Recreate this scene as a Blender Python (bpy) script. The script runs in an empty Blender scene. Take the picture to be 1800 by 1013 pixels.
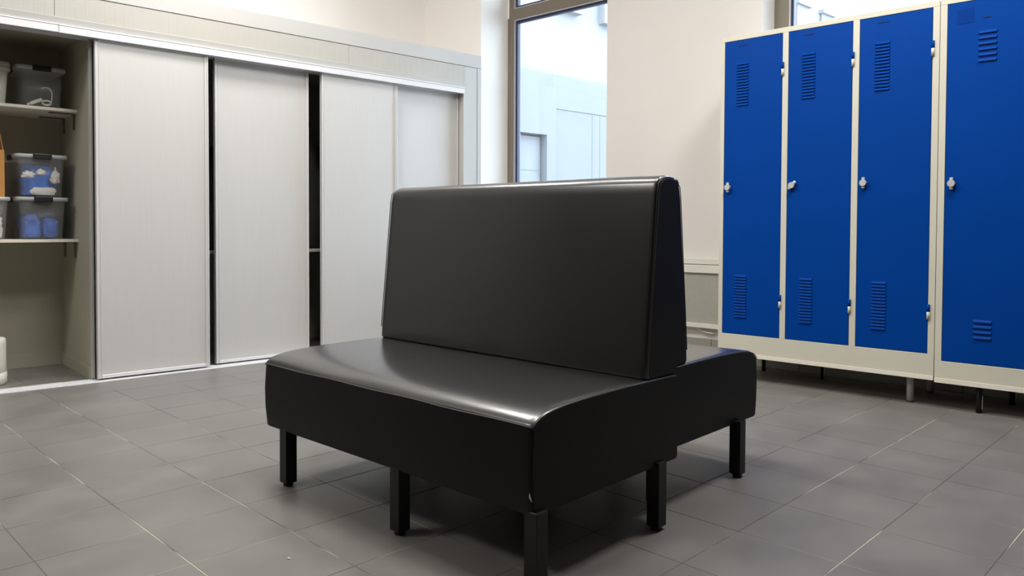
import bpy, bmesh, math, random
from mathutils import Vector, Matrix, noise

sc = bpy.context.scene
C = sc.collection
PI = math.pi
random.seed(7)

# ------------------------------------------------------------------ camera, world, lights, exposure
F_PX, PITCH, ROLL, YAW, CY = 1347.48, -0.02603, 0.00392, 0.77871, 434.37
cam_d = bpy.data.cameras.new('camera')
cam = bpy.data.objects.new('camera', cam_d)
C.objects.link(cam)
fw = Vector((math.cos(PITCH) * math.cos(YAW), math.cos(PITCH) * math.sin(YAW), math.sin(PITCH)))
rt = Vector((math.sin(YAW), -math.cos(YAW), 0))
up = rt.cross(fw)
rt, up = math.cos(ROLL) * rt + math.sin(ROLL) * up, -math.sin(ROLL) * rt + math.cos(ROLL) * up
M = Matrix((rt, up, -fw)).transposed().to_4x4()
M.translation = Vector((0, 0, 0.9))
cam.matrix_world = M
cam_d.sensor_width = 36.0
cam_d.lens = F_PX / 1800 * 36
cam_d.shift_y = (CY - 506.5) / 1800
cam_d.clip_start = 0.02
sc.camera = cam

world = bpy.data.worlds.new('overcast_sky')
sc.world = world
world.use_nodes = True
bg = world.node_tree.nodes['Background']
bg.inputs[0].default_value = (0.70, 0.85, 1.0, 1)
bg.inputs[1].default_value = 12.5

CEIL = 3.5
def lamp(x, y, w, point_fill=False, col=(1.0, 0.975, 0.935)):
    d = bpy.data.lights.new('unseen_light', 'POINT' if point_fill else 'AREA')
    if point_fill: d.shadow_soft_size = 0.16
    else: d.shape = 'RECTANGLE'; d.size = 0.6; d.size_y = 0.6
    d.energy = w; d.color = col
    o = bpy.data.objects.new('unseen_light', d)
    o.location = (x, y, 3.2 if point_fill else CEIL - 0.02)
    C.objects.link(o)
    return o
for lx, ly, lw in ((2.0, 3.85, 50), (-1.1, 3.8, 48), (3.1, 0.9, 60), (1.6, 1.7, 42)):      # unseen square ceiling panels, some added to lift floor, lockers and cabinet
    lamp(lx, ly, lw)
for lx, ly, lw in ((1.9, 2.7, 42), (-0.8, 2.9, 26)):                                      # made-up point lights added to brighten the upper walls
    lamp(lx, ly, lw, True)

sc.view_settings.view_transform = 'Standard'
sc.view_settings.look = 'None'
sc.view_settings.gamma = 1.0
sc.view_settings.use_curve_mapping = False
sc.view_settings.exposure = 0.0
sc.cycles.use_denoising = True
sc.cycles.max_bounces = 10
sc.cycles.diffuse_bounces = 5
sc.cycles.transparent_max_bounces = 16
sc.cycles.sample_clamp_indirect = 6.0

# ------------------------------------------------------------------ materials
def srgb(r, g, b):
    f = lambda c: c / 12.92 if c <= 0.04045 else ((c + 0.055) / 1.055) ** 2.4
    return (f(r / 255), f(g / 255), f(b / 255), 1)

def mat(name, col, rough=0.5, metal=0.0, spec=0.5, noise_amt=0.0, noise_scale=20, bump=0.0, bump_scale=200, stretch=None):
    m = bpy.data.materials.new(name)
    m.use_nodes = True
    nt = m.node_tree
    b = nt.nodes['Principled BSDF']
    b.inputs['Base Color'].default_value = col
    b.inputs['Roughness'].default_value = rough
    b.inputs['Metallic'].default_value = metal
    b.inputs['Specular IOR Level'].default_value = spec
    if noise_amt or bump:
        tc = nt.nodes.new('ShaderNodeTexCoord')
        mp = nt.nodes.new('ShaderNodeMapping')
        nt.links.new(tc.outputs['Object'], mp.inputs[0])
        if stretch: mp.inputs['Scale'].default_value = stretch
    if noise_amt:
        n = nt.nodes.new('ShaderNodeTexNoise'); n.inputs['Scale'].default_value = noise_scale; n.inputs['Detail'].default_value = 4
        nt.links.new(mp.outputs[0], n.inputs['Vector'])
        r = nt.nodes.new('ShaderNodeMapRange')
        r.inputs['From Min'].default_value = 0.3; r.inputs['From Max'].default_value = 0.7
        r.inputs['To Min'].default_value = 1 - noise_amt; r.inputs['To Max'].default_value = 1 + noise_amt
        nt.links.new(n.outputs['Fac'], r.inputs['Value'])
        mx = nt.nodes.new('ShaderNodeVectorMath'); mx.operation = 'SCALE'
        mx.inputs[0].default_value = col[:3]
        nt.links.new(r.outputs[0], mx.inputs['Scale'])
        nt.links.new(mx.outputs[0], b.inputs['Base Color'])
    if bump:
        n2 = nt.nodes.new('ShaderNodeTexNoise'); n2.inputs['Scale'].default_value = bump_scale; n2.inputs['Detail'].default_value = 3
        nt.links.new(mp.outputs[0], n2.inputs['Vector'])
        bp = nt.nodes.new('ShaderNodeBump'); bp.inputs['Strength'].default_value = bump; bp.inputs['Distance'].default_value = 0.002
        nt.links.new(n2.outputs['Fac'], bp.inputs['Height'])
        nt.links.new(bp.outputs[0], b.inputs['Normal'])
    return m

MT = {}
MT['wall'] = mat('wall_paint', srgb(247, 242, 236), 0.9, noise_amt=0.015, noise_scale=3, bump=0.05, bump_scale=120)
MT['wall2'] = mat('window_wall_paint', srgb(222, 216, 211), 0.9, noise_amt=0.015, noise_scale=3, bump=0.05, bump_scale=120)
MT['ceiling'] = mat('ceiling_paint', srgb(240, 238, 234), 0.9)
MT['backwall'] = mat('grey_back_wall', srgb(70, 68, 66), 0.9)
MT['leather'] = mat('black_faux_leather', (0.0012, 0.0012, 0.0012, 1), 0.46, spec=0.24, noise_amt=0.12, noise_scale=6, bump=0.10, bump_scale=700)  # dull, darker copy for skirts and sides, their shade put into the material
MT['sheenleather'] = mat('sitting_surface_leather', (0.003, 0.003, 0.0029, 1), 0.36, spec=0.58, noise_amt=0.12, noise_scale=6, bump=0.10, bump_scale=700)  # same leather, lighter and glossier, so the sheen is put into the material
_lb = MT['sheenleather'].node_tree.nodes['Principled BSDF']; _lb.inputs['Coat Weight'].default_value = 0.85; _lb.inputs['Coat Roughness'].default_value = 0.2
MT['piping'] = mat('seam_thread', (0.10, 0.098, 0.09, 1), 0.6)
MT['seamdark'] = mat('dark_seam', (0.02, 0.02, 0.019, 1), 0.45)
MT['legblack'] = mat('black_lacquer', (0.006, 0.006, 0.0065, 1), 0.42, spec=0.35)
MT['glide'] = mat('black_plastic', (0.008, 0.008, 0.008, 1), 0.5)
MT['scuff'] = mat('exposed_lining', (0.45, 0.44, 0.42, 1), 0.8)
MT['blue'] = mat('blue_enamel', (0.0003, 0.048, 0.29, 1), 0.45, spec=0.06, noise_amt=0.03, noise_scale=3)
MT['bluemark'] = mat('blue_sticker_mark', (0.0003, 0.036, 0.235, 1), 0.45, spec=0.06)
MT['black'] = mat('dark_void', (0.004, 0.004, 0.006, 1), 0.9)
MT['slot'] = mat('slot_shade_blue', (0.0006, 0.008, 0.07, 1), 0.8)  # dark blue painted in for the shade inside vents and slots
MT['cream'] = mat('cream_enamel', srgb(209, 205, 189), 0.45, noise_amt=0.02, noise_scale=3)
MT['plinth'] = mat('white_plinth_board', srgb(236, 228, 214), 0.5)
MT['chrome'] = mat('satin_nickel', (0.66, 0.65, 0.62, 1), 0.34, metal=0.35)
MT['steel'] = mat('grey_steel_tube', srgb(178, 178, 176), 0.4)
MT['door'] = mat('white_melamine_door', srgb(200, 198, 195), 0.55, noise_amt=0.012, noise_scale=9, stretch=(8, 8, 0.4), bump=0.02, bump_scale=60)
MT['alu'] = mat('white_aluminium_profile', srgb(222, 221, 222), 0.35, spec=0.6)
MT['stile'] = mat('pale_aluminium_stile', srgb(206, 204, 203), 0.4)
MT['frame'] = mat('bronze_frame', srgb(122, 111, 96), 0.45)
MT['gasket'] = mat('dark_gasket', srgb(32, 34, 66), 0.5)
MT['gasketlight'] = mat('light_gasket', srgb(190, 188, 196), 0.5)
MT['shelf'] = mat('white_shelf_board', srgb(222, 216, 204), 0.6)
MT['bracket'] = mat('grey_bracket_steel', srgb(92, 90, 88), 0.45)
MT['card'] = mat('brown_cardboard', srgb(186, 132, 74), 0.9, noise_amt=0.06, noise_scale=12)
MT['bluecloth'] = mat('blue_film', srgb(45, 130, 240), 0.5, noise_amt=0.1, noise_scale=15)
MT['bluecloth2'] = mat('blue_nitrile', srgb(62, 106, 196), 0.6, noise_amt=0.1, noise_scale=15)
MT['whitecloth'] = mat('white_film', srgb(232, 228, 222), 0.7, noise_amt=0.05, noise_scale=15)
MT['whiteplastic'] = mat('white_plastic', srgb(226, 224, 212), 0.4)
MT['beige'] = mat('beige_goods', srgb(205, 190, 165), 0.7, noise_amt=0.1, noise_scale=20)
MT['latch'] = mat('black_latch_plastic', (0.007, 0.007, 0.008, 1), 0.42)
MT['coat'] = mat('dark_grey_cloth', (0.035, 0.035, 0.032, 1), 0.9, noise_amt=0.3, noise_scale=8)
MT['render'] = mat('darkened_facade_render', (0.160, 0.159, 0.158, 1), 0.9, noise_amt=0.02, noise_scale=2)  # white render darkened in colour so the strong sky does not clip it
MT['render2'] = mat('darker_facade_render', (0.118, 0.117, 0.116, 1), 0.9, noise_amt=0.02, noise_scale=2)  # lower wall, darkened the same way and one step further
MT['facadedoor'] = mat('facade_door_panel', (0.13, 0.13, 0.13, 1), 0.7)
MT['ground'] = mat('courtyard_paving', (0.35, 0.35, 0.35, 1), 0.9, noise_amt=0.05, noise_scale=4)
MT['radiator'] = mat('grey_textured_panel', srgb(168, 166, 156), 0.8, noise_amt=0.06, noise_scale=90, bump=0.5, bump_scale=130)
MT['skirt'] = mat('skirting_tile', srgb(150, 146, 138), 0.45, noise_amt=0.05, noise_scale=6)

def ribbed(name, col, pitch, rough=0.6, strength=0.25):
    m = mat(name, col, rough, noise_amt=0.02, noise_scale=3)
    nt = m.node_tree; b = nt.nodes['Principled BSDF']
    tc = nt.nodes.new('ShaderNodeTexCoord')
    sx = nt.nodes.new('ShaderNodeSeparateXYZ'); nt.links.new(tc.outputs['Object'], sx.inputs[0])
    ad = nt.nodes.new('ShaderNodeMath'); ad.operation = 'ADD'
    nt.links.new(sx.outputs[0], ad.inputs[0]); nt.links.new(sx.outputs[1], ad.inputs[1])
    md = nt.nodes.new('ShaderNodeMath'); md.operation = 'PINGPONG'; md.inputs[1].default_value = pitch / 2
    nt.links.new(ad.outputs[0], md.inputs[0])
    mr = nt.nodes.new('ShaderNodeMapRange'); mr.inputs['From Min'].default_value = 0; mr.inputs['From Max'].default_value = 0.0035
    nt.links.new(md.outputs[0], mr.inputs['Value'])
    bp = nt.nodes.new('ShaderNodeBump'); bp.inputs['Strength'].default_value = strength; bp.inputs['Distance'].default_value = 0.0015
    nt.links.new(mr.outputs[0], bp.inputs['Height']); nt.links.new(bp.outputs[0], b.inputs['Normal'])
    return m
MT['fascia'] = ribbed('grey_ribbed_cladding', srgb(180, 176, 168), 0.05)
MT['trim'] = mat('grey_trim', srgb(188, 186, 182), 0.5, noise_amt=0.01, noise_scale=3)
MT['inner'] = ribbed('closet_lining', srgb(172, 168, 150), 0.10)

# floor tile: warm grey porcelain with cloudy variation, per-tile tint
m = MT['tile'] = bpy.data.materials.new('grey_floor_tile'); m.use_nodes = True
nt = m.node_tree; b = nt.nodes['Principled BSDF']
geo = nt.nodes.new('ShaderNodeNewGeometry')
n = nt.nodes.new('ShaderNodeTexNoise'); n.inputs['Scale'].default_value = 4.5; n.inputs['Detail'].default_value = 5
nt.links.new(geo.outputs['Position'], n.inputs['Vector'])
oi = nt.nodes.new('ShaderNodeObjectInfo')
mr = nt.nodes.new('ShaderNodeMapRange'); mr.inputs['From Min'].default_value = .3; mr.inputs['From Max'].default_value = .7
mr.inputs['To Min'].default_value = 0.87; mr.inputs['To Max'].default_value = 1.11
nt.links.new(n.outputs['Fac'], mr.inputs['Value'])
m2 = nt.nodes.new('ShaderNodeMath'); m2.operation = 'MULTIPLY_ADD'; m2.inputs[1].default_value = 0.05; m2.inputs[2].default_value = -0.025
nt.links.new(oi.outputs['Random'], m2.inputs[0])
ad = nt.nodes.new('ShaderNodeMath'); ad.operation = 'ADD'
nt.links.new(mr.outputs[0], ad.inputs[0]); nt.links.new(m2.outputs[0], ad.inputs[1])
sc_ = nt.nodes.new('ShaderNodeVectorMath'); sc_.operation = 'SCALE'; sc_.inputs[0].default_value = srgb(119, 116, 112)[:3]
nt.links.new(ad.outputs[0], sc_.inputs['Scale']); nt.links.new(sc_.outputs[0], b.inputs['Base Color'])
mr2 = nt.nodes.new('ShaderNodeMapRange'); mr2.inputs['From Min'].default_value = .3; mr2.inputs['From Max'].default_value = .7
mr2.inputs['To Min'].default_value = .36; mr2.inputs['To Max'].default_value = .46
nt.links.new(n.outputs['Fac'], mr2.inputs['Value']); nt.links.new(mr2.outputs[0], b.inputs['Roughness'])
b.inputs['Specular IOR Level'].default_value = 0.5

m = MT['grout'] = bpy.data.materials.new('tile_grout'); m.use_nodes = True
nt = m.node_tree; b = nt.nodes['Principled BSDF']; b.inputs['Roughness'].default_value = .9
geo = nt.nodes.new('ShaderNodeNewGeometry')
n = nt.nodes.new('ShaderNodeTexNoise'); n.inputs['Scale'].default_value = 3.1; n.inputs['Detail'].default_value = 3
nt.links.new(geo.outputs['Position'], n.inputs['Vector'])
cr = nt.nodes.new('ShaderNodeValToRGB')
cr.color_ramp.elements[0].position = .46; cr.color_ramp.elements[0].color = srgb(102, 97, 90)
cr.color_ramp.elements[1].position = .58; cr.color_ramp.elements[1].color = srgb(200, 194, 172)
nt.links.new(n.outputs['Fac'], cr.inputs[0]); nt.links.new(cr.outputs[0], b.inputs['Base Color'])

def see_through(name, col, amount, rough=0.1, gloss=0.12):
    m = bpy.data.materials.new(name); m.use_nodes = True
    nt = m.node_tree
    for x in list(nt.nodes):
        if x.type != 'OUTPUT_MATERIAL': nt.nodes.remove(x)
    out = [x for x in nt.nodes if x.type == 'OUTPUT_MATERIAL'][0]
    tr = nt.nodes.new('ShaderNodeBsdfTransparent'); tr.inputs[0].default_value = (1, 1, 1, 1)
    df = nt.nodes.new('ShaderNodeBsdfPrincipled'); df.inputs['Base Color'].default_value = col; df.inputs['Roughness'].default_value = rough
    mx = nt.nodes.new('ShaderNodeMixShader')
    if amount is None:      # clear pane: reflection by Fresnel only
        fr = nt.nodes.new('ShaderNodeFresnel'); fr.inputs[0].default_value = 1.35
        gl = nt.nodes.new('ShaderNodeBsdfGlossy'); gl.inputs['Roughness'].default_value = rough
        nt.links.new(fr.outputs[0], mx.inputs[0]); nt.links.new(gl.outputs[0], mx.inputs[2])
        tr.inputs[0].default_value = col
    else:
        mx.inputs[0].default_value = amount; nt.links.new(df.outputs[0], mx.inputs[2])
    nt.links.new(tr.outputs[0], mx.inputs[1]); nt.links.new(mx.outputs[0], out.inputs[0])
    return m
MT['glass'] = see_through('window_glass', (0.96, 0.98, 1.0, 1), None, 0.01)
MT['clearbox'] = see_through('clear_box_plastic', (0.55, 0.57, 0.58, 1), 0.11, 0.25)
MT['clearlid'] = see_through('frosted_lid_plastic', (0.72, 0.73, 0.74, 1), 0.55, 0.3)
MT['tub'] = see_through('milky_tub_plastic', (0.78, 0.77, 0.70, 1), 0.55, 0.3)

# ------------------------------------------------------------------ helpers
def rotz(th): return Matrix.Rotation(th, 4, 'Z')
TH = {'W': 0.0, 'C': -0.06296, 'L': 0.04704, 'B': 0.03004}

def thing(name, label, cat, frame, x, y, z=0.0, rz=0.0, group=None):
    o = bpy.data.objects.new(name, None)
    o.empty_display_size = 0.1
    C.objects.link(o)
    o.location = rotz(TH[frame]) @ Vector((x, y, z))
    o.rotation_euler = (0, 0, TH[frame] + rz)
    o['label'] = label; o['category'] = cat
    if group: o['group'] = group
    o['ox'] = x; o['oy'] = y; o['oz'] = z
    return o

def obj(name, bm, mats, parent=None, smooth=False, frame=None, origin=None):
    """links bm as one mesh; bm coordinates are frame coordinates, shifted to the parent's or own origin"""
    if not isinstance(mats, (list, tuple)): mats = [mats]
    root = parent
    while root is not None and 'ox' not in root: root = root.parent
    if root is not None:
        bmesh.ops.translate(bm, verts=bm.verts, vec=Vector((-root['ox'], -root['oy'], -root['oz'])))
    elif origin is not None:
        bmesh.ops.translate(bm, verts=bm.verts, vec=-Vector(origin))
    bmesh.ops.recalc_face_normals(bm, faces=bm.faces)
    me = bpy.data.meshes.new(name)
    bm.to_mesh(me); bm.free()
    for x in mats: me.materials.append(x)
    if smooth:
        for p in me.polygons: p.use_smooth = True
    o = bpy.data.objects.new(name, me)
    C.objects.link(o)
    if parent is not None: o.parent = parent
    elif frame is not None:
        o.rotation_euler = (0, 0, TH[frame])
        if origin is not None: o.location = rotz(TH[frame]) @ Vector(origin)
    return o

def structure(name, bm, m, frame='W', parent=None):
    o = obj(name, bm, m, parent, frame=frame)
    if parent is None: o['kind'] = 'structure'
    return o

def box(bm, x0, x1, y0, y1, z0, z1, bev=0.0, seg=2, mi=0):
    vs = [bm.verts.new((x, y, z)) for z in (z0, z1) for y in (y0, y1) for x in (x0, x1)]
    fs = [bm.faces.new([vs[i] for i in q]) for q in ((0, 2, 3, 1), (4, 5, 7, 6), (0, 1, 5, 4), (2, 6, 7, 3), (0, 4, 6, 2), (1, 3, 7, 5))]
    for f in fs: f.material_index = mi
    if bev:
        es = set(e for f in fs for e in f.edges)
        r = bmesh.ops.bevel(bm, geom=list(es), offset=bev, segments=seg, affect='EDGES', profile=0.6)
        for f in r['faces']: f.material_index = mi
    return fs

def B(*a, **k):
    bm = bmesh.new(); box(bm, *a, **k); return bm

def cyl(bm, p0, p1, r0, r1=None, n=16, mi=0, caps=True):
    r1 = r0 if r1 is None else r1
    p0, p1 = Vector(p0), Vector(p1)
    d = (p1 - p0).normalized()
    a = d.orthogonal().normalized(); b2 = d.cross(a)
    ra, rb = [], []
    for i in range(n):
        t = 2 * PI * i / n
        v = a * math.cos(t) + b2 * math.sin(t)
        ra.append(bm.verts.new(p0 + v * r0)); rb.append(bm.verts.new(p1 + v * r1))
    for i in range(n):
        f = bm.faces.new((ra[i], ra[(i + 1) % n], rb[(i + 1) % n], rb[i])); f.material_index = mi; f.smooth = True
    if caps:
        bm.faces.new(list(reversed(ra))).material_index = mi; bm.faces.new(rb).material_index = mi

def tube(bm, pts, r, n=8):
    pts = [Vector(p) for p in pts]
    rings = []
    for i, p in enumerate(pts):
        d = (pts[min(i + 1, len(pts) - 1)] - pts[max(i - 1, 0)]).normalized()
        a = d.cross(Vector((0, 0, 1)))
        a = a.normalized() if a.length > 1e-4 else Vector((1, 0, 0))
        b2 = d.cross(a)
        rings.append([bm.verts.new(p + (a * math.cos(2 * PI * k / n) + b2 * math.sin(2 * PI * k / n)) * r) for k in range(n)])
    for q, w in zip(rings, rings[1:]):
        for k in range(n):
            bm.faces.new((q[k], q[(k + 1) % n], w[(k + 1) % n], w[k])).smooth = True
    bm.faces.new(rings[0]); bm.faces.new(list(reversed(rings[-1])))

def prism_y(bm, prof, y0, y1, mi=0):
    """extrude an (x, z) profile along y"""
    a = [bm.verts.new((x, y0, z)) for x, z in prof]; b2 = [bm.verts.new((x, y1, z)) for x, z in prof]
    n = len(prof)
    for i in range(n):
        bm.faces.new((a[i], a[(i + 1) % n], b2[(i + 1) % n], b2[i])).material_index = mi
    bm.faces.new(a).material_index = mi; bm.faces.new(list(reversed(b2))).material_index = mi
    return a, b2

def lathe(bm, cx, cy, prof, n=32, mi=0):
    rings = [[bm.verts.new((cx + r * math.cos(2 * PI * k / n), cy + r * math.sin(2 * PI * k / n), z)) for k in range(n)] for r, z in prof]
    for q, w in zip(rings, rings[1:]):
        for k in range(n):
            f = bm.faces.new((q[k], q[(k + 1) % n], w[(k + 1) % n], w[k])); f.smooth = True; f.material_index = mi
    bm.faces.new(list(reversed(rings[0]))); bm.faces.new(rings[-1])

# ------------------------------------------------------------------ floor with single tiles
XL = [0.24, 0.5478, 0.8401, 1.1391, 1.4406, 1.770, 2.0757, 2.385, 2.70, 3.0241, 3.315, 3.61, 3.93, 4.23, 4.53, 4.83]
YL = [0.205, 0.5046, 0.8015, 1.1008, 1.3986, 1.705, 2.0272, 2.3336, 2.6409, 2.9399, 3.2393, 3.54, 3.84, 4.14, 4.44, 4.74, 5.04, 5.34, 5.64]
XM, YM = (-2.8, 5.05), (-3.8, 6.05)
floor = structure('floor', B(XM[0], XM[1], YM[0], YM[1], -0.12, -0.0012), MT['grout'])
GAP = 0.0016
def tile_geo(bm, x0, x1, y0, y1):
    c = 0.0009
    lo = [bm.verts.new(v) for v in ((x0, y0, -0.0012), (x1, y0, -0.0012), (x1, y1, -0.0012), (x0, y1, -0.0012))]
    mid = [bm.verts.new(v) for v in ((x0, y0, -0.0004), (x1, y0, -0.0004), (x1, y1, -0.0004), (x0, y1, -0.0004))]
    hi = [bm.verts.new(v) for v in ((x0 + c, y0 + c, 0), (x1 - c, y0 + c, 0), (x1 - c, y1 - c, 0), (x0 + c, y1 - c, 0))]
    for q, w in ((lo, mid), (mid, hi)):
        for k in range(4): bm.faces.new((q[k], q[(k + 1) % 4], w[(k + 1) % 4], w[k]))
    bm.faces.new(hi)
tile_cache = {}
for i in range(len(XL) - 1):
    for j in range(len(YL) - 1):
        w, h = XL[i + 1] - XL[i], YL[j + 1] - YL[j]
        key = (round(w, 4), round(h, 4))
        if key not in tile_cache:
            bm = bmesh.new()
            tile_geo(bm, -w / 2 + GAP, w / 2 - GAP, -h / 2 + GAP, h / 2 - GAP)
            bmesh.ops.recalc_face_normals(bm, faces=bm.faces)
            me = bpy.data.meshes.new('floor_tile'); bm.to_mesh(me); bm.free(); me.materials.append(MT['tile'])
            tile_cache[key] = me
        o = bpy.data.objects.new('floor_tile', tile_cache[key])
        o.location = ((XL[i] + XL[i + 1]) / 2, (YL[j] + YL[j + 1]) / 2, 0)
        o.parent = floor
        C.objects.link(o)
# the floor behind the camera and under the walls: the same tiles as one field
bm = bmesh.new()
def ext_lines(L, lo, hi):
    a = list(L)
    while a[0] - 0.3 > lo: a.insert(0, a[0] - 0.3)
    while a[-1] + 0.3 < hi: a.append(a[-1] + 0.3)
    return a
XX, YY = ext_lines(XL, *XM), ext_lines(YL, *YM)
for i in range(len(XX) - 1):
    for j in range(len(YY) - 1):
        if XX[i] >= XL[0] - 1e-6 and XX[i + 1] <= XL[-1] + 1e-6 and YY[j] >= YL[0] - 1e-6 and YY[j + 1] <= YL[-1] + 1e-6: continue
        tile_geo(bm, XX[i] + GAP, XX[i + 1] - GAP, YY[j] + GAP, YY[j + 1] - GAP)
o = obj('floor_tile_field', bm, MT['tile'], floor); o['kind'] = 'stuff'

# ------------------------------------------------------------------ room shell
structure('ceiling', B(XM[0], XM[1], YM[0], YM[1], CEIL, CEIL + 0.12), MT['ceiling'])
structure('wall_left', B(-2.9, 5.05, 5.68, 5.85, 0, CEIL), MT['wall'], 'C')
structure('wall_back', B(-2.75, -2.6, -3.6, 6.0, 0, CEIL), MT['backwall'])
structure('wall_front', B(-2.7, 5.0, -3.65, -3.5, 0, CEIL), MT['backwall'])
# the window wall: pillar between the windows, parapets below them, lintel above, pier at the corner
WX, WO, FX = 4.76, 5.06, 4.9464
W1 = (3.3273, 4.4984); W2 = (0.30, 2.1222); SILL = 0.66; HEAD = 3.32
bm = bmesh.new()
box(bm, WX, WO, W2[1], W1[0], 0, CEIL)
box(bm, WX, WO, -3.7, W2[0], 0, CEIL)
box(bm, WX, WO, W1[0], W1[1], 0, SILL); box(bm, WX, WO, W1[0], W1[1], HEAD, CEIL)
box(bm, WX, WO, W2[0], W2[1], 0, SILL); box(bm, WX, WO, W2[0], W2[1], HEAD, CEIL)
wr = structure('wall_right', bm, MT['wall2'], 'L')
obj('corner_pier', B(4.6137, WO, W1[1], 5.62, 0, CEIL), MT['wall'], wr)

def window(name, y0, y1, fw_, trz):
    bm = bmesh.new()
    x0, x1 = FX, FX + 0.075
    box(bm, x0, x1, y0, y0 + fw_, SILL, HEAD, 0.002); box(bm, x0, x1, y1 - fw_, y1, SILL, HEAD, 0.002)
    box(bm, x0, x1, y0 + fw_, y1 - fw_, SILL, SILL + 0.07, 0.002); box(bm, x0, x1, y0 + fw_, y1 - fw_, HEAD - 0.07, HEAD, 0.002)
    box(bm, x0, x1, y0 + fw_, y1 - fw_, trz[0], trz[1], 0.002)
    w = obj(name, bm, MT['frame'], None, frame='L', origin=(x0, (y0 + y1) / 2, SILL)); w['kind'] = 'structure'
    org = Vector((x0, (y0 + y1) / 2, SILL))
    for k, (z0, z1) in enumerate(((SILL + 0.07, trz[0]), (trz[1], HEAD - 0.07))):
        bm = bmesh.new()
        ya, yb, g, l = y0 + fw_, y1 - fw_, 0.026, 0.009
        gx0, gx1 = x0 + 0.022, x0 + 0.060
        for (a0, a1, c0, c1) in ((ya, ya + g, z0, z1), (yb - g, yb, z0, z1), (ya + g, yb - g, z0, z0 + g), (ya + g, yb - g, z1 - g, z1)):
            box(bm, gx0, gx1, a0, a1, c0, c1)
        bmesh.ops.translate(bm, verts=bm.verts, vec=-org)
        obj('gasket', bm, MT['gasket'], w)
        bm = bmesh.new()
        for (a0, a1, c0, c1) in ((ya, ya + l, z0, z1), (yb - l, yb, z0, z1), (ya + l, yb - l, z1 - l, z1), (ya + l, yb - l, z0, z0 + l)):
            box(bm, x0 + 0.006, gx0, a0, a1, c0, c1)
        bmesh.ops.translate(bm, verts=bm.verts, vec=-org)
        obj('glazing_bead', bm, MT['gasketlight'], w)
        bm = B(x0 + 0.040, x0 + 0.046, ya + g - 0.005, yb - g + 0.005, z0 + g - 0.005, z1 - g + 0.005)
        bmesh.ops.translate(bm, verts=bm.verts, vec=-org)
        obj('pane', bm, MT['glass'], w)
    return w
w1 = window('window_1', W1[0], W1[1], 0.066, (2.682, 2.774))
w2 = window('window_2', W2[0], W2[1], 0.095, (2.682, 2.774))
structure('trim_1', B(FX - 0.006, FX, W1[1] - 0.018, W1[1] - 0.001, 2.70, HEAD), MT['wall'], 'L')

# tiled skirting along the window wall
bs = structure('baseboard_right', B(WX - 0.006, WX - 0.0005, 0.3, 4.3, 0.0, 0.145), MT['grout'], 'L')
y = 0.35
while y < 4.2:
    obj('skirting_tile', B(WX - 0.014, WX - 0.006, y, y + 0.296, 0.002, 0.145, 0.0012, 1), MT['skirt'], bs)
    y += 0.30

# ------------------------------------------------------------------ courtyard building outside
cb = thing('courtyard_building', 'pale white rendered building wing seen across the courtyard through the windows', 'building', 'C', 8.0, 9.0)
bm = bmesh.new()
def wallpiece(x0, x1, z0, z1, y0=9.0, y1=9.5): box(bm, x0, x1, y0, y1, z0, z1)
wallpiece(5.3, 8.19, -0.2, 3.42); wallpiece(8.19, 8.80, 2.41, 3.42); wallpiece(8.80, 9.01, -0.2, 3.42)
wallpiece(9.01, 10.6, 2.86, 3.42); wallpiece(10.6, 30, -0.2, 3.42)
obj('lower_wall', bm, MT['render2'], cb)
bm = bmesh.new()
wallpiece(5.3, 30, 3.42, 9.5, 9.05, 9.5)
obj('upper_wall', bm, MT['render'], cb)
obj('door_recess', B(8.24, 8.78, 9.14, 9.34, -0.1, 2.38), MT['facadedoor'], cb)
bm = bmesh.new()
box(bm, 8.19, 8.24, 9.03, 9.14, -0.2, 2.41); box(bm, 8.28, 8.74, 9.13, 9.14, 1.83, 1.85)
obj('door_frame', bm, MT['facadedoor'], cb)
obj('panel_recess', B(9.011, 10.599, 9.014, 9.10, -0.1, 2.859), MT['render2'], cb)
for k in range(3):
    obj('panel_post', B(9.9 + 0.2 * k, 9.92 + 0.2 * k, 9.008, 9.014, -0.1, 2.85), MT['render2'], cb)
for x0, x1, z0 in ((9.0, 9.54, 4.48), (10.08, 10.9, 4.44), (12.3, 13.2, 4.45)):
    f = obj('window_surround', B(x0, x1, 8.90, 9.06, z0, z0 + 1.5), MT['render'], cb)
    obj('pane', B(x0 + 0.08, x1 - 0.08, 8.892, 8.90, z0 + 0.08, z0 + 1.42), MT['facadedoor'], f)
for x0 in (16.9, 18.1, 19.3):
    obj('window', B(x0, x0 + 0.55, 8.99, 9.06, 5.2, 6.12), MT['facadedoor'], cb)
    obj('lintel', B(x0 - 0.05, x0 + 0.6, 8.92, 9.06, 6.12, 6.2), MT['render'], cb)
gd = structure('courtyard_ground', B(5.3, 30, -6, 9.0, -0.3, -0.2), MT['ground'], 'C')
gd.name = 'ground'

# ------------------------------------------------------------------ built-in sliding-door cabinet (C frame)
YC = 4.857
cab = thing('sliding_door_cabinet', 'long built-in cabinet with white sliding doors and grey cladding, left end standing open', 'cabinet', 'C', 2.0, YC)
XA, XB = -2.4, 3.993
obj('top_trim', B(XA, XB, YC - 0.004, YC + 0.03, 2.188, 2.2905, 0.0015, 1), MT['trim'], cab)
obj('top_board', B(XA, XB, YC + 0.03, 5.66, 2.27, 2.288), MT['trim'], cab)
for x0, x1 in ((XA, 0.95), (0.952, 2.7775), (2.7795, 3.829)):
    obj('fascia_panel', B(x0, x1, YC, YC + 0.025, 2.0545, 2.1855, 0.001, 1), MT['fascia'], cab)
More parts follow.
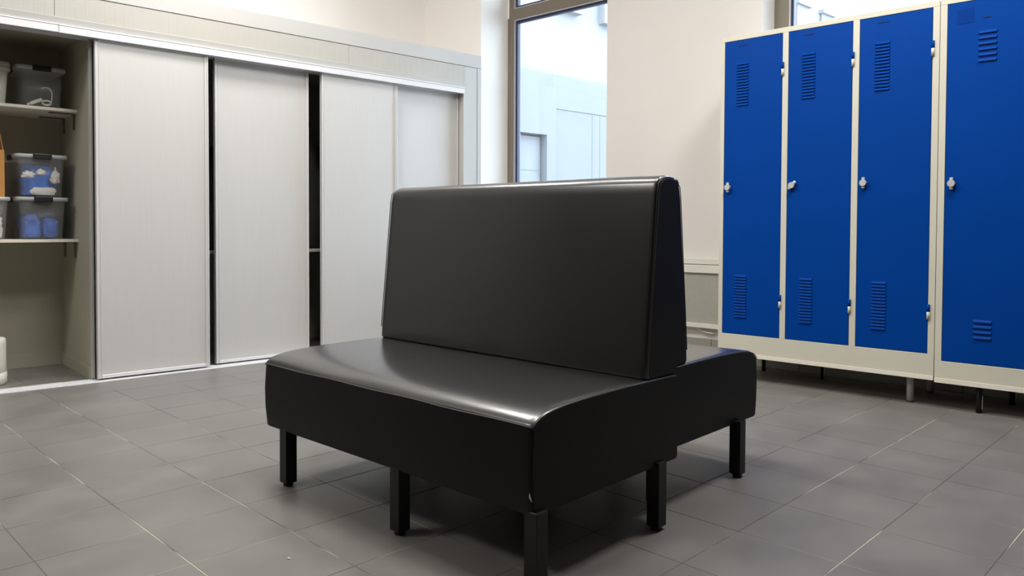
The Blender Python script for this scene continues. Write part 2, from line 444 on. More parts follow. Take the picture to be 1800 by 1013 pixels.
# slanting molding between cladding and rail, mitred at its right end
bm = bmesh.new()
pr = [(YC - 0.006, 2.053), (YC - 0.009, 2.050), (YC - 0.002, 2.012), (YC + 0.02, 2.012), (YC + 0.02, 2.053)]
a = [bm.verts.new((XA, yy, zz)) for yy, zz in pr]
b2 = [bm.verts.new((3.8125 + (zz - 2.012) * 0.78, yy, zz)) for yy, zz in pr]
for i in range(5): bm.faces.new((a[i], a[(i + 1) % 5], b2[(i + 1) % 5], b2[i]))
bm.faces.new(a); bm.faces.new(list(reversed(b2)))
obj('molding', bm, MT['trim'], cab)
for x0, x1, dz, dy in ((XA, 0.968, 0.0015, 0.0), (0.9695, 3.8125, 0.0, 0.003)):
    bm = bmesh.new()
    box(bm, x0, x1, YC - 0.013 - dy, YC + 0.005, 1.964 + dz, 2.003 + dz, 0.001, 1)
    box(bm, x0, x1, YC - 0.015 - dy, YC + 0.005, 2.0045 + dz, 2.0115 + dz)
    box(bm, x0, x1, YC + 0.005, YC + 0.10, 1.985, 2.0115)
    box(bm, x0, x1, YC + 0.047, YC + 0.05, 1.966, 1.985); box(bm, x0, x1, YC + 0.095, YC + 0.10, 1.964, 1.985)
    obj('top_rail', bm, MT['alu'], cab)
for x0, x1, dz in ((XA, 0.9825, 0.006), (0.9845, 3.8125, 0.004)):
    bm = bmesh.new()
    box(bm, x0, x1, YC - 0.030, YC + 0.098, 0.0, dz, 0.001, 1)
    box(bm, x0, x1, YC + 0.048, YC + 0.052, dz, dz + 0.004)
    obj('bottom_rail', bm, MT['alu'], cab)
obj('end_panel', B(3.8125, 3.9515, YC, YC + 0.12, 0, 2.186, 0.001, 1), MT['trim'], cab)
obj('end_strip', B(3.9535, XB, YC - 0.003, YC + 0.12, 0, 2.186, 0.001, 1), MT['trim'], cab)
obj('end_wall', B(3.96, XB, YC + 0.12, 5.66, 0, 2.27), MT['trim'], cab)
# carcass
obj('back_panel', B(XA, 3.96, 5.655, 5.672, 0.085, 2.2), MT['inner'], cab)
obj('back_skirting', B(XA, 3.96, 5.645, 5.672, 0.0, 0.085), MT['inner'], cab)
obj('ceiling_panel', B(XA, 3.96, YC + 0.10, 5.655, 2.015, 2.03), MT['inner'], cab)
pt = obj('partition', B(1.1371, 1.158, YC + 0.10, 5.655, 0, 2.015), MT['inner'], cab)
obj('front_lip', B(1.136, 1.1535, YC + 0.075, YC + 0.105, 0.008, 1.985, 0.001, 1), MT['trim'], cab)
obj('partition_skirting', B(1.128, 1.1371, YC + 0.105, 5.645, 0, 0.07), MT['inner'], cab)
obj('left_side', B(XA - 0.02, XA, YC, 5.66, 0, 2.2), MT['inner'], cab)
SH1, SH2 = 1.5972, 0.8162
for zt in (SH1, SH2):
    s = obj('shelf', B(-0.30, 1.1371, 5.213, 5.655, zt - 0.0175, zt, 0.0008, 1), MT['shelf'], cab)
    for yb in (5.275, 5.545):
        bm = bmesh.new()
        box(bm, 1.131, 1.137, yb, yb + 0.034, zt - 0.115, zt - 0.0175)
        box(bm, 1.00, 1.131, yb, yb + 0.034, zt - 0.0225, zt - 0.0175)
        obj('bracket', bm, MT['bracket'], s)
obj('shelf', B(1.158, 3.96, 5.12, 5.655, 0.715, 0.733), MT['shelf'], cab)

def sliding_door(x0, x1, yf, zt):
    p = 0.024
    d = obj('sliding_door', B(x0 + p - 0.004, x1 - p + 0.004, yf + 0.006, yf + 0.020, 0.03, zt - 0.005), MT['door'], cab)
    for a0, a1, s in ((x0, x0 + p, 1), (x1 - p, x1, -1)):
        bm = bmesh.new()
        box(bm, a0, a1, yf + 0.002, yf + 0.030, 0.014, zt, 0.0015, 1)
        e0, e1 = (a0, a0 + 0.009) if s > 0 else (a1 - 0.009, a1)
        box(bm, e0, e1, yf - 0.002, yf + 0.010, 0.014, zt, 0.0015, 1)
        f0, f1 = (a1 - 0.004, a1) if s > 0 else (a0, a0 + 0.004)
        box(bm, f0, f1, yf - 0.001, yf + 0.010, 0.014, zt, 0.001, 1)
        obj('stile', bm, MT['stile'], d)
    obj('bottom_profile', B(x0 + p, x1 - p, yf, yf + 0.024, 0.014, 0.034, 0.002, 1), MT['alu'], d)
    obj('top_profile', B(x0 + p, x1 - p, yf + 0.002, yf + 0.024, zt - 0.02, zt, 0.002, 1), MT['alu'], d)
    return d
obj('partition', B(-0.32, -0.30, YC + 0.10, 5.655, 0, 2.015), MT['inner'], cab)
sliding_door(-2.39, -1.34, YC + 0.058, 1.984)
sliding_door(-1.36, -0.28, YC + 0.010, 1.976)
sliding_door(1.152, 1.7925, YC + 0.010, 1.976)
sliding_door(1.851, 2.498, YC + 0.058, 1.984)
sliding_door(2.572, 3.195, YC + 0.010, 1.976)
sliding_door(3.13, 3.806, YC + 0.058, 1.984)

# ------------------------------------------------------------------ two upholstered benches back to back (B frame)
def bench(label, ox, oy, sx, y0, y1, xf, depth, leg_ys, leg_xf, leg_xb, back_ys, scuff):
    """sx=+1: front face towards -x; sx=-1: mirrored. xf: x of the front face"""
    t = thing('upholstered_bench', label, 'bench', 'B', ox, oy)
    X = lambda d: xf + sx * d
    # seat: rounded front roll, flat sewn sides
    prof = [(0.012, 0.190), (0.003, 0.196), (-0.004, 0.26), (-0.006, 0.33), (-0.002, 0.395), (0.0, 0.413), (0.004, 0.420), (0.014, 0.428), (0.030, 0.4365), (0.052, 0.443), (0.08, 0.4475),
            (0.12, 0.4515), (0.19, 0.4548), (0.28, 0.4565), (0.39, 0.457), (0.50, 0.456), (depth - 0.02, 0.454), (depth, 0.448), (depth, 0.197), (depth - 0.006, 0.190)]
    bm = bmesh.new()
    ny = 26
    ys = [y0, y0 + 0.004, y0 + 0.012] + [y0 + 0.03 + (y1 - y0 - 0.06) * i / ny for i in range(ny + 1)] + [y1 - 0.012, y1 - 0.004, y1]
    rows = []
    for y in ys:
        e = min(y - y0, y1 - y)
        k = 0.0 if e > 0.012 else (0.012 - e) / 0.012
        ins = 0.006 * k * k
        row = []
        for d, z in prof:
            cd = depth / 2; cz = 0.325
            wob = 0.0012 * noise.noise(Vector((d * 5, y * 5, z * 5))) if 0.004 < d < depth - 0.03 and z > 0.4 else 0.0018 * noise.noise(Vector((y * 4, z * 7, 3)))
            dd = d + (ins if d < cd else -ins)
            zz = z + (ins if z < cz else -ins)
            if d < 0.02 and z > 0.19: dd += wob
            elif z > 0.4: zz += wob
            if z < 0.2: zz += 0.0025 * noise.noise(Vector((y * 3, d * 3, 9)))
            row.append(bm.verts.new((X(dd), y, zz)))
        rows.append(row)
    n = len(prof)
    for q, w in zip(rows, rows[1:]):
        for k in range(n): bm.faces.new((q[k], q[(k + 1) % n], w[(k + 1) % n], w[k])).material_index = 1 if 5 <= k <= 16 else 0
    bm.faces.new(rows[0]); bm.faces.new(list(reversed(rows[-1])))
    seat = obj('seat', bm, [MT['leather'], MT['sheenleather']], t, smooth=True)
    mod = seat.modifiers.new('weighted', 'WEIGHTED_NORMAL'); mod.keep_sharp = True
    # seams of the seat
    bm = bmesh.new()
    tube(bm, [(X(-0.0005), y0 + 0.004 + (y1 - y0 - 0.008) * i / 30, 0.4135 + 0.0012 * math.sin(i * 0.7)) for i in range(31)], 0.0014, 6)
    obj('front_seam', bm, MT['piping'], seat, smooth=True)
    for ye in (y0 + 0.0015, y1 - 0.0015):
        bm = bmesh.new()
        tube(bm, [(X(max(d, 0.001)), ye, z - 0.0042) for d, z in prof[5:17]], 0.0017, 6)
        obj('side_seam', bm, MT['seamdark'], seat, smooth=True)
    # wedge backrest
    bp_ = [(0.500, 0.462), (0.506, 0.4555), (0.52, 0.453), (depth - 0.004, 0.453), (depth, 0.457), (depth, 1.044), (depth - 0.005, 1.0505), (depth - 0.03, 1.0545), (0.618, 1.0575), (0.594, 1.0565), (0.575, 1.051),
           (0.563, 1.042), (0.556, 1.030), (0.550, 1.000), (0.540, 0.90), (0.525, 0.74), (0.511, 0.60), (0.502, 0.50)]
    a0, a1 = y0 + 0.004, y1 - 0.006
    bm = bmesh.new()
    prs = [(0.0, 1.0), (0.0015, 0.55), (0.005, 0.22), (0.010, 0.06), (0.018, 0.0)]
    ys = [(a0 + d, k) for d, k in prs] + [(a0 + 0.04 + (a1 - a0 - 0.08) * i / 20, 0) for i in range(21)] + [(a1 - d * 1.7, k) for d, k in reversed(prs)]
    rows = []
    cx, cz = 0.60, 0.76
    for y, k in ys:
        row = []
        for d, z in bp_:
            ins = 0.012 * k
            dd = d + ins * (1 if d < cx else -0.4)
            zz = z + ins * (0.5 if z < cz else -1.0)
            if k == 0:
                dd += 0.0016 * noise.noise(Vector((y * 3.5, z * 4, 1.3))) * (1 if d < 0.57 else 0)
                if z > 1.03: zz += 0.0022 * noise.noise(Vector((y * 4.5, 0, 5)))
            row.append(bm.verts.new((X(dd), y, zz)))
        rows.append(row)
    n = len(bp_)
    for q, w in zip(rows, rows[1:]):
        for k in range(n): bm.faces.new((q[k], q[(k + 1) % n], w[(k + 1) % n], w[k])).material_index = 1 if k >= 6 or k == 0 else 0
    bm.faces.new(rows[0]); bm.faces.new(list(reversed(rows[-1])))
    back = obj('backrest', bm, [MT['leather'], MT['sheenleather']], t, smooth=True)
    mod = back.modifiers.new('weighted', 'WEIGHTED_NORMAL')
    for ye, s in ((a0 + 0.0012, 1), (a1 - 0.0012, -1)):
        bm = bmesh.new()
        pts = [bp_[i] for i in (17, 16, 15, 14, 13, 12, 11, 10, 9, 8, 7)]
        tube(bm, [(X(d + 0.004 * (1 if d < 0.6 else 0)), ye, z - (0.006 if z > 1.03 else 0)) for d, z in pts], 0.0016, 6)
        obj('side_seam', bm, MT['seamdark'], back, smooth=True)
    # legs with glides
    L = 0.0425
    for xl, row in ((leg_xf, leg_ys), (leg_xb, back_ys)):
        for yl in row:
            g = 0.012
            lo, hi = sorted((xl, xl + sx * L))
            lg = obj('leg', B(lo, hi, yl, yl + L, g, 0.205, 0.0015, 1), MT['legblack'], t)
            bm = bmesh.new(); cyl(bm, ((lo + hi) / 2, yl + L / 2, 0.0), ((lo + hi) / 2, yl + L / 2, g), 0.016, 0.018, 16)
            obj('glide', bm, MT['glide'], lg)
    if scuff:
        bm = bmesh.new()
        zz = 0.243
        vs = [bm.verts.new(v) for v in ((xf - 0.0052, y0 + 0.0080, zz), (xf - 0.0056, y0 + 0.0062, zz + 0.012), (xf - 0.0050, y0 + 0.0028, zz + 0.001), (xf - 0.0030, y0 + 0.001, zz - 0.010),
                                        (xf - 0.0030, y0 + 0.0080, zz), (xf - 0.0030, y0 + 0.0062, zz + 0.012), (xf - 0.0024, y0 + 0.0028, zz + 0.001), (xf - 0.0010, y0 + 0.001, zz - 0.010))]
        for q in ((0, 1, 2, 3), (7, 6, 5, 4), (0, 4, 5, 1), (1, 5, 6, 2), (2, 6, 7, 3), (3, 7, 4, 0)): bm.faces.new([vs[i] for i in q])
        s = obj('tear', bm, MT['scuff'], seat); s['label'] = 'small pale tear at the lower front corner'
    return t
bench('black faux-leather bench with tall backrest, nearest the camera, its seat facing the camera', 1.72, 1.84, 1, 1.215, 2.478, 1.385, 0.676, (1.2035, 1.7315, 2.344), 1.3875, 1.9345, (1.2035, 1.7315, 2.344), True)
bench('matching black bench standing behind, backrest against the first, its seat facing the blue lockers', 2.40, 1.90, -1, 1.2776, 2.532, 2.7305, 0.665, (1.2545, 1.78, 2.40), 2.597, 2.145, (1.315, 1.78, 2.40), False)

# ------------------------------------------------------------------ lockers (L frame)
AL = 4.25
LOUVRE = {}
def louvre_mesh(w, h, p):
    """pressed-out vent: sloping hood, closed below by a dark face for the shaded opening"""
    key = (w, h, p)
    if key in LOUVRE: return LOUVRE[key]
    bm = bmesh.new()
    a = [bm.verts.new(v) for v in ((0, -w / 2, h), (0, w / 2, h), (-p * 0.8, -w / 2 + 0.004, h * 0.42), (-p * 0.8, w / 2 - 0.004, h * 0.42), (-p, -w / 2 + 0.004, 0), (-p, w / 2 - 0.004, 0), (0, -w / 2, 0), (0, w / 2, 0))]
    for q in ((0, 2, 3, 1), (2, 4, 5, 3), (0, 6, 4, 2), (1, 3, 5, 7)): bm.faces.new([a[i] for i in q])
    bm.faces.new([a[i] for i in (4, 6, 7, 5)]).material_index = 1
    bmesh.ops.recalc_face_normals(bm, faces=bm.faces)
    me = bpy.data.meshes.new('louvre'); bm.to_mesh(me); bm.free()
    me.materials.append(MT['blue']); me.materials.append(MT['slot'])
    LOUVRE[key] = me
    return me

def locker_door(t, ya, yb, z0, z1, vents, lock_z, lock_rot, hinges, name_z):
    """ya: left edge as seen (larger y); yb: right edge"""
    g = 0.0026
    d = obj('door', B(AL + 0.0005, AL + 0.016, yb + g, ya - g, z0 + g, z1 - g, 0.0012, 1), MT['blue'], t)
    for yc, zt, n, pitch, w, h in vents:
        me = louvre_mesh(w, h, 0.0072)
        for k in range(n):
            o = bpy.data.objects.new('louvre', me); C.objects.link(o); o.parent = d
            o.location = (AL + 0.0007 - t['ox'], yc - t['oy'], zt - k * pitch - h - t['oz'])
    # label slot
    yc, zc, w = name_z
    bm = bmesh.new(); box(bm, AL - 0.0012, AL + 0.001, yc - w / 2, yc + w / 2, zc - 0.002, zc + 0.002)
    obj('label_slot', bm, MT['slot'], d)
    # turn lock: octagonal nickel cap with a padlock bar
    bm = bmesh.new()
    cyl(bm, (AL + 0.001, 0, 0), (AL - 0.010, 0, 0), 0.0135, 0.0135, 8)
    cyl(bm, (AL - 0.010, 0, 0), (AL - 0.026, 0, 0), 0.0185, 0.0175, 8)
    box(bm, AL - 0.019, AL - 0.006, -0.008, 0.008, -0.029, 0.029, 0.0025, 1)
    for f in bm.faces: f.smooth = False
    bmesh.ops.rotate(bm, verts=bm.verts, cent=(0, 0, 0), matrix=Matrix.Rotation(lock_rot, 3, 'X'))
    bmesh.ops.translate(bm, verts=bm.verts, vec=(0, ya - 0.0335, lock_z))
    obj('turn_lock', bm, MT['chrome'], d)
    if hinges:
        for zc in hinges:
            bm = bmesh.new(); cyl(bm, (AL - 0.005, yb - 0.002, zc + 0.001), (AL - 0.005, yb - 0.002, zc + 0.037), 0.0075, n=12)
            obj('hinge_leaf', bm, MT['blue'], d)
            bm = bmesh.new(); cyl(bm, (AL - 0.005, yb - 0.002, zc - 0.037), (AL - 0.005, yb - 0.002, zc), 0.0075, n=12)
            h = obj('hinge_socket', bm, MT['cream'], t)
    return d

def locker_unit(label, y0, y1, z0, z1, zd0, zd1, doors, board, legs):
    t = thing('locker_unit', label, 'lockers', 'L', AL + 0.22, (y0 + y1) / 2)
    bm = bmesh.new()
    box(bm, AL + 0.034, AL + 0.435, y0, y1, z0, z1); box(bm, AL + 0.018, AL + 0.034, y1 - 0.004, y1, z0, z1); box(bm, AL + 0.018, AL + 0.034, y0, y0 + 0.004, z0, z1); box(bm, AL + 0.018, AL + 0.034, y0 + 0.004, y1 - 0.004, z1 - 0.004, z1)
    obj('carcass', bm, MT['cream'], t)
    bm = bmesh.new()
    edges = [y1] + [v for d in doors for v in d] + [y0]
    for i in range(0, len(edges), 2): box(bm, AL, AL + 0.018, edges[i + 1], edges[i], zd0, zd1)
    box(bm, AL, AL + 0.018, y0, y1, zd1, z1, 0.0012, 1); box(bm, AL, AL + 0.018, y0, y1, z0, zd0, 0.0012, 1)
    obj('face_frame', bm, MT['cream'], t)
    obj('plinth_board', B(AL - 0.004, AL + 0.44, y0 + 0.001, y1 - 0.001, board[0], board[1], 0.001, 1), MT['plinth'], t)
    for (x, y, r, kind) in legs:
        bm = bmesh.new()
        if kind == 'round':
            cyl(bm, (x, y, 0.006), (x, y, board[0]), r, n=20); l = obj('leg', bm, MT['steel'], t)
            bm = bmesh.new(); cyl(bm, (x, y, 0), (x, y, 0.006), r * 1.08, n=20); obj('foot_cap', bm, MT['glide'], l)
        else:
            cyl(bm, (x, y, 0.0), (x, y, board[0]), r, n=16)
            l = obj('leg', bm, MT['legblack'], t); l['label'] = 'black leg'
            bm = bmesh.new(); box(bm, x - 0.004, x + 0.004, y - r - 0.003, y - r + 0.001, 0.02, 0.085, 0.001, 1); obj('glint_strip', bm, MT['steel'], l)  # pale strip added as the highlight on the black leg
    return t
u1 = locker_unit('three-door locker unit, blue doors in a cream frame, beside the white pillar', 0.9795, 2.1482, 0.1637, 2.029, 0.2711, 2.0002,
                 [(2.1231, 1.7712), (1.7392, 1.3907), (1.3584, 1.0093)], (0.1409, 0.1630),
                 [(4.340, 1.108, 0.0165, 'round'), (4.655, 1.088, 0.0165, 'round'), (4.64, 2.03, 0.012, 'black'), (4.62, 1.66, 0.010, 'black'), (4.34, 2.03, 0.0165, 'round')])
for (ya, yb), rot in zip([(2.1231, 1.7712), (1.7392, 1.3907), (1.3584, 1.0093)], (0.0, 0.75, 0.0)):
    yc = ya - 0.1145
    locker_door(u1, ya, yb, 0.2711, 2.0002, [(yc, 1.868, 15, 0.0170, 0.076, 0.0125), (yc, 0.624, 15, 0.0170, 0.074, 0.0125)], 1.1395, rot, (1.797, 0.483), (yc, 1.966, 0.058))
u2 = locker_unit('blue and cream locker unit at the right edge, its vents short and widely spaced', -0.26, 0.9765, 0.1579, 2.0325, 0.2424, 2.0018,
                 [(0.9467, 0.555), (0.52, 0.13), (0.095, -0.23)], (0.1330, 0.1572),
                 [(4.300, 0.789, 0.0135, 'black'), (4.62, 0.70, 0.0135, 'black'), (4.30, -0.1, 0.0135, 'black'), (4.62, -0.1, 0.0135, 'black')])
for k, (ya, yb) in enumerate([(0.9467, 0.555), (0.52, 0.13), (0.095, -0.23)]):
    yc = ya - 0.174
    d = locker_door(u2, ya, yb, 0.2424, 2.0018, [(yc, 1.850, 6, 0.0268, 0.080, 0.0135), (yc, 0.4605, 4, 0.0262, 0.080, 0.0135)], 1.122, 0.0, (1.797, 0.483), (ya - 0.169, 1.911, 0.034))
    if k == 0:
        s = obj('sticker_mark', B(AL - 0.0004, AL + 0.001, 0.832, 0.904, 1.895, 1.966), MT['bluemark'], d); s['label'] = 'darker square left by a removed sticker'

# ------------------------------------------------------------------ low heating panel on the window wall, with its cable
rp = thing('wall_heating_panel', 'low grey textured heating panel with white rails on the wall under the pillar', 'radiator', 'L', 4.73, 2.8, 0.222)
obj('front_panel', B(4.722, 4.758, 2.0, 3.6, 0.245, 0.596), MT['radiator'], rp)
obj('top_rail', B(4.705, 4.758, 2.0, 3.6, 0.594, 0.649, 0.004, 2), MT['whiteplastic'], rp)
obj('top_ledge', B(4.712, 4.758, 2.0, 3.6, 0.653, 0.692, 0.003, 2), MT['whiteplastic'], rp)
obj('bottom_rail', B(4.708, 4.758, 2.0, 3.6, 0.222, 0.252, 0.003, 2), MT['whiteplastic'], rp)
bm = bmesh.new()
tube(bm, [(4.735, 2.56 - 0.012 * i, 0.222 - 0.034 * math.sin(min(1, i / 9) * PI / 2)) for i in range(12)], 0.0045, 8)
cb_ = obj('power_cable', bm, MT['whiteplastic'], None, smooth=True, frame='L', origin=(4.735, 2.5, 0.19))
cb_['label'] = 'short white cable hanging under the grey heating panel'; cb_['category'] = 'cable'

# ------------------------------------------------------------------ things inside the open cabinet (C frame)
def rbox(bm, cx, cy, w, d, z0, z1, r, taper=0.0, n=5, close_top=True, mi=0, wall=0.0):
    """rounded tub; taper: how much smaller the foot is on each side"""
    def ring(z, ins):
        vs = []
        for sx, sy, a0 in ((1, 1, 0), (-1, 1, PI / 2), (-1, -1, PI), (1, -1, 1.5 * PI)):
            for k in range(n):
                a = a0 + (PI / 2) * k / (n - 1)
                vs.append(bm.verts.new((cx + sx * (w / 2 - ins - r) + r * math.cos(a), cy + sy * (d / 2 - ins - r) + r * math.sin(a), z)))
        return vs
    rings = [ring(z0, taper + 0.004), ring(z0 + 0.006, taper), ring(z1, 0)]
    if wall:
        rings += [ring(z1, wall), ring(z0 + 0.008, taper + wall)]
    m_ = len(rings[0])
    for q, w_ in zip(rings, rings[1:]):
        for k in range(m_):
            f = bm.faces.new((q[k], q[(k + 1) % m_], w_[(k + 1) % m_], w_[k])); f.material_index = mi; f.smooth = True
    bm.faces.new(list(reversed(rings[0]))).material_index = mi
    if close_top: bm.faces.new(rings[-1]).material_index = mi

def latch_box(label, x0, x1, y0, y1, z0, z1, group, taper=0.025, latches=True, lid_over=0.028):
    t = thing('storage_box', label, 'storage box', 'C', (x0 + x1) / 2, (y0 + y1) / 2, z0, group=group)
    cx, cy, w, d = (x0 + x1) / 2, (y0 + y1) / 2, x1 - x0, y1 - y0
    bm = bmesh.new(); rbox(bm, cx, cy, w, d, z0, z1 - 0.020, 0.03, 0.014, wall=0.003, close_top=True)
    obj('body', bm, MT['clearbox'], t)
    bm = bmesh.new(); rbox(bm, cx, cy, w + lid_over, d + lid_over * 0.7, z1 - 0.022, z1, 0.035, -0.001)
    obj('lid', bm, MT['clearlid'], t)
    if latches:
        bm = bmesh.new(); box(bm, cx - 0.048, cx + 0.047, y0 - 0.024, y0 - 0.006, z1 - 0.030, z1 + 0.003, 0.004, 2)
        box(bm, cx - 0.048, cx + 0.047, y0 - 0.012, y0 + 0.02, z1 - 0.002, z1 + 0.004, 0.002, 1)
        obj('latch', bm, MT['latch'], t)
        bm = bmesh.new(); box(bm, x0 - 0.024, x0 - 0.008, cy - 0.05, cy + 0.05, z1 - 0.030, z1 + 0.003, 0.004, 2)
        obj('latch', bm, MT['latch'], t)
    return t

def lump(name, label, cat, group, m, x, y, z, sx, sy, sz, seed, rough=0.32, frame='C', sub=4, cube=1.0):
    """crumpled heap of sheet material"""
    bm = bmesh.new()
    bmesh.ops.create_icosphere(bm, subdivisions=sub, radius=1.0)
    for v in bm.verts:
        p = v.co.copy()
        r = 1 + rough * noise.noise(p * 1.6 + Vector((seed * 7.1, 0, 0))) + rough * 1.3 * (abs(noise.noise(p * 2.9 + Vector((0, seed * 3.3, 0)))) - 0.25) + rough * 0.7 * (abs(noise.noise(p * 6.1 + Vector((seed, 0, seed)))) - 0.25)
        q = Vector([math.copysign(abs(c) ** cube, c) for c in p]) * r
        v.co = Vector((q.x * sx, q.y * sy, max(q.z, -0.75) * sz))
    zmin = min(v.co.z for v in bm.verts)
    for v in bm.verts: v.co.z -= zmin
    o = obj(name, bm, m, None, smooth=True)
    o.location = rotz(TH[frame]) @ Vector((x, y, z)); o.rotation_euler = (0, 0, TH[frame])
    o['label'] = label; o['category'] = cat
    if group: o['group'] = group
    return o

G = 'clear latch boxes on the cabinet shelves'
zA = SH2 + 0.0005
latch_box('clear box of blue cloths, lower of the stack on the lower shelf', 0.838, 1.078, 5.245, 5.60, zA, 1.066, G)
latch_box('clear box of bright blue and white film, upper of the stack', 0.834, 1.075, 5.245, 5.60, 1.0705, 1.318, G)
zC = SH1 + 0.0005
latch_box('dim clear box holding white cords, black latch, alone on the upper shelf', 0.842, 1.073, 5.245, 5.60, zC, 1.836, G)
latch_box('clear box of white goods under the cardboard box', 0.545, 0.784, 5.245, 5.60, zA, 1.062, G, latches=False, lid_over=0.024)

# contents
def bundle(m, x0, x1, z0, z1, seed, nm, lab, cat, grp, y0=5.27, y1=5.57):
    return lump(nm, lab, cat, grp, m, (x0 + x1) / 2, (y0 + y1) / 2, z0, (x1 - x0) / 2, (y1 - y0) / 2, (z1 - z0) / 1.8, seed, 0.22, cube=0.6)
g2 = 'blue cloths in the lower clear box'
bundle(MT['bluecloth2'], 0.868, 0.952, zA + 0.009, 0.965, 1.0, 'crumpled_cloth', 'crumpled blue cloth at the front left inside the lower clear box', 'cloth', g2, 5.285, 5.42)
bundle(MT['bluecloth2'], 0.966, 1.048, zA + 0.009, 0.950, 2.0, 'crumpled_cloth', 'crumpled blue cloth at the front right inside the lower clear box', 'cloth', g2, 5.285, 5.42)
bundle(MT['bluecloth2'], 0.870, 1.050, zA + 0.009, 0.985, 3.0, 'crumpled_cloth', 'crumpled blue cloth at the back inside the lower clear box', 'cloth', g2, 5.45, 5.575)
g3 = 'film pieces in the upper clear box'
zB = 1.0705 + 0.009
bundle(MT['whitecloth'], 0.905, 1.030, zB, 1.125, 4.0, 'crumpled_film', 'white crumpled film low in the upper clear box of the stack', 'film', g3, 5.272, 5.288)
bundle(MT['bluecloth'], 0.868, 1.048, zB, 1.275, 5.0, 'crumpled_film', 'large bright blue crumpled film filling the upper clear box of the stack', 'film', g3, 5.318, 5.555)
lump('crumpled_film', 'small white film scrap high at the left in the upper clear box of the stack', 'film', g3, MT['whitecloth'], 0.890, 5.276, 1.180, 0.030, 0.009, 0.022, 6.0, 0.5)
lump('crumpled_film', 'white film scrap at the right side of the upper clear box of the stack', 'film', g3, MT['whitecloth'], 1.026, 5.276, 1.150, 0.022, 0.009, 0.05, 7.0, 0.5)
lump('crumpled_film', 'tiny white film scrap in the middle of the upper clear box of the stack', 'film', g3, MT['whitecloth'], 0.955, 5.276, 1.200, 0.022, 0.008, 0.018, 8.0, 0.5)
g4 = 'white goods in the left clear box'
for k, (x, z, sd) in enumerate(((0.72, zA + 0.009, 9.), (0.62, zA + 0.009, 10.))):
    lump('crumpled_cloth', 'white crumpled cloth %s the clear box under the cardboard box' % ('at the right end of' if k == 0 else 'in the middle of'), 'cloth', g4, MT['whitecloth'], x, 5.33, z, 0.045, 0.05, 0.085, sd, 0.25)
# white cords in the upper-shelf box
bm = bmesh.new()
pts = []
for i in range(60):
    t_ = i / 59
    if t_ < 0.55:
        a_ = t_ / 0.55 * 4 * PI
        pts.append((0.99 + 0.024 * math.cos(a_), 5.285 + 0.02 * t_, zC + 0.028 + 0.014 * math.sin(a_) + 0.02 * t_))
    else:
        s_ = (t_ - 0.55) / 0.45
        pts.append((1.014 + 0.012 * math.sin(s_ * PI) - 0.05 * s_ * s_, 5.296, zC + 0.04 + 0.085 * math.sin(s_ * PI * 0.62)))
tube(bm, pts, 0.0038, 8)
o = obj('charging_cord', bm, MT['whiteplastic'], None, smooth=True, frame='C', origin=(0.99, 5.29, zC + 0.01))
o['label'] = 'coiled white cord inside the dim clear box on the upper shelf'; o['category'] = 'cord'
bm = bmesh.new(); box(bm, -0.034, 0.034, -0.010, 0.010, -0.010, 0.010, 0.004, 2); box(bm, -0.052, -0.034, -0.006, 0.006, -0.006, 0.006, 0.002, 1)
bmesh.ops.rotate(bm, verts=bm.verts, cent=(0, 0, 0), matrix=Matrix.Rotation(-0.45, 3, 'Y'))
bmesh.ops.translate(bm, verts=bm.verts, vec=(0.935, 5.29, zC + 0.036))
o = obj('plug_adapter', bm, MT['whiteplastic'], None, frame='C', origin=(0.935, 5.29, zC + 0.01))
o['label'] = 'white plug adapter lying in the dim clear box on the upper shelf'; o['category'] = 'adapter'

# milky tub at the left edge of the upper shelf
t = thing('lidded_tub', 'milky white lidded tub at the left end of the upper shelf', 'tub', 'C', 0.685, 5.38, zC)
bm = bmesh.new(); rbox(bm, 0.677, 5.38, 0.232, 0.28, zC, 1.79, 0.04, 0.012, wall=0.003); obj('body', bm, MT['tub'], t)
bm = bmesh.new(); rbox(bm, 0.677, 5.38, 0.258, 0.30, 1.785, 1.812, 0.045, 0.0); rbox(bm, 0.677, 5.38, 0.25, 0.295, 1.812, 1.838, 0.042, -0.004); obj('lid', bm, MT['tub'], t)
lump('packed_goods', 'beige goods showing through the milky tub on the upper shelf', 'goods', None, MT['beige'], 0.685, 5.38, zC + 0.01, 0.085, 0.11, 0.09, 11.0, 0.15)

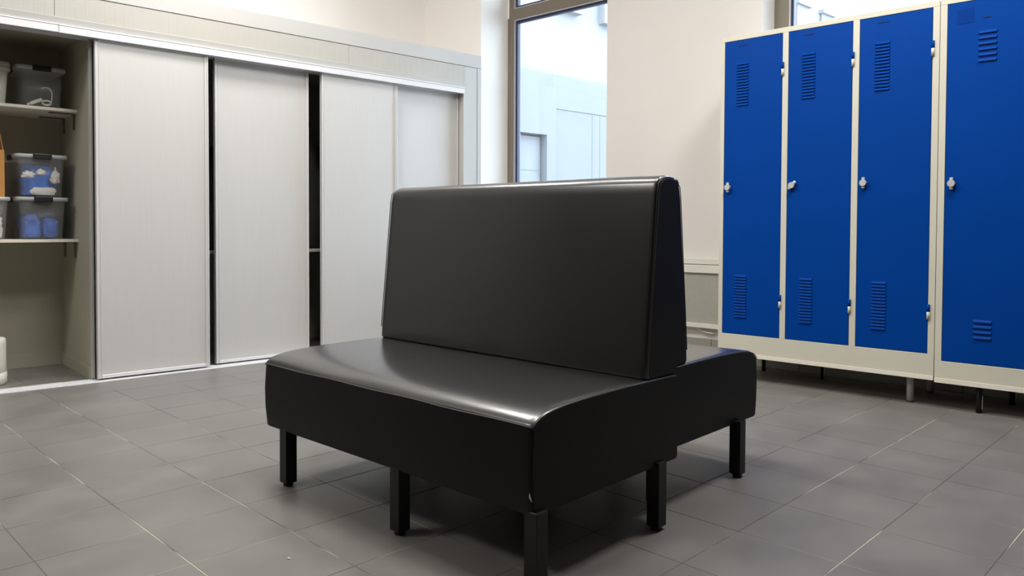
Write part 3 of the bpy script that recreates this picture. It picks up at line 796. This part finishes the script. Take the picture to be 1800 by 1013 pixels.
# open cardboard box on the left clear box
t = thing('cardboard_box', 'open brown cardboard box on the left clear box', 'box', 'C', 0.64, 5.42, 1.0625)
bm = bmesh.new()
bx0, bx1, by0, by1, bz0, bz1, th = 0.51, 0.767, 5.25, 5.58, 1.0625, 1.333, 0.005
box(bm, bx0, bx1, by0, by1, bz0, bz0 + th); box(bm, bx0, bx1, by0, by0 + th, bz0 + th, bz1); box(bm, bx0, bx1, by1 - th, by1, bz0 + th, bz1)
box(bm, bx0, bx0 + th, by0 + th, by1 - th, bz0 + th, bz1); box(bm, bx1 - th, bx1, by0 + th, by1 - th, bz0 + th, bz1)
obj('body', bm, MT['card'], t)
for (p0, p1, n_, ang) in (((bx0 + 0.01, by1 - th, bz1), (bx1 - 0.01, by1 - th, bz1), Vector((0, 0.25, 1)), 0), ((bx1 - th, by0 + 0.02, bz1), (bx1 - th, by1 - 0.02, bz1), Vector((-0.12, 0, 1)), 0)):
    n_ = n_.normalized() * 0.10
    q = [Vector(p0), Vector(p1), Vector(p1) * 0.94 + Vector(p0) * 0.06 + n_, Vector(p0) * 0.94 + Vector(p1) * 0.06 + n_]
    off = (Vector(p1) - Vector(p0)).cross(n_).normalized() * 0.004
    bm = bmesh.new()
    va = [bm.verts.new(v) for v in q]; vb = [bm.verts.new(v + off) for v in q]
    bm.faces.new(va); bm.faces.new(list(reversed(vb)))
    for i in range(4): bm.faces.new((va[i], va[(i + 1) % 4], vb[(i + 1) % 4], vb[i]))
    obj('flap', bm, MT['card'], t)

# white canister on the closet floor
t = thing('white_canister', 'white round canister on the floor of the open cabinet', 'canister', 'C', 0.662, 5.16)
bm = bmesh.new(); lathe(bm, 0.662, 5.16, [(0.082, 0), (0.09, 0.008), (0.0915, 0.07)]); obj('base', bm, MT['whiteplastic'], t)
bm = bmesh.new(); lathe(bm, 0.662, 5.16, [(0.0885, 0.07), (0.0885, 0.0725), (0.090, 0.075), (0.0875, 0.15), (0.089, 0.235), (0.087, 0.255), (0.08, 0.262), (0.02, 0.266)]); obj('body', bm, MT['whiteplastic'], t)

# dark clothes behind the two gaps between the doors
lump('folded_coat', 'dark grey cloth bundle glimpsed in the wider gap between the sliding doors', 'clothes', None, MT['coat'], 2.78, 5.38, 0.7335, 0.24, 0.16, 0.44, 12.0, 0.12, sub=4)
lump('folded_coat', 'dark cloth bundle barely seen in the narrower gap between the sliding doors', 'clothes', None, MT['coat'], 2.02, 5.38, 0.7335, 0.20, 0.16, 0.40, 13.0, 0.12, sub=4)

# white crumb on the floor tiles
bm = bmesh.new(); bmesh.ops.create_icosphere(bm, subdivisions=2, radius=0.0035)
for v in bm.verts: v.co *= 1 + 0.4 * noise.noise(v.co * 400); v.co.z = max(v.co.z, -0.0022) * 0.8
o = obj('paper_crumb', bm, MT['whitecloth']); o.location = (1.0381, 1.8668, 0.0018)
o['label'] = 'tiny white crumb on the floor tiles in front of the bench'; o['category'] = 'crumb'

for o in list(bpy.data.objects):
    for k in ('ox', 'oy', 'oz'):
        if k in o: del o[k]
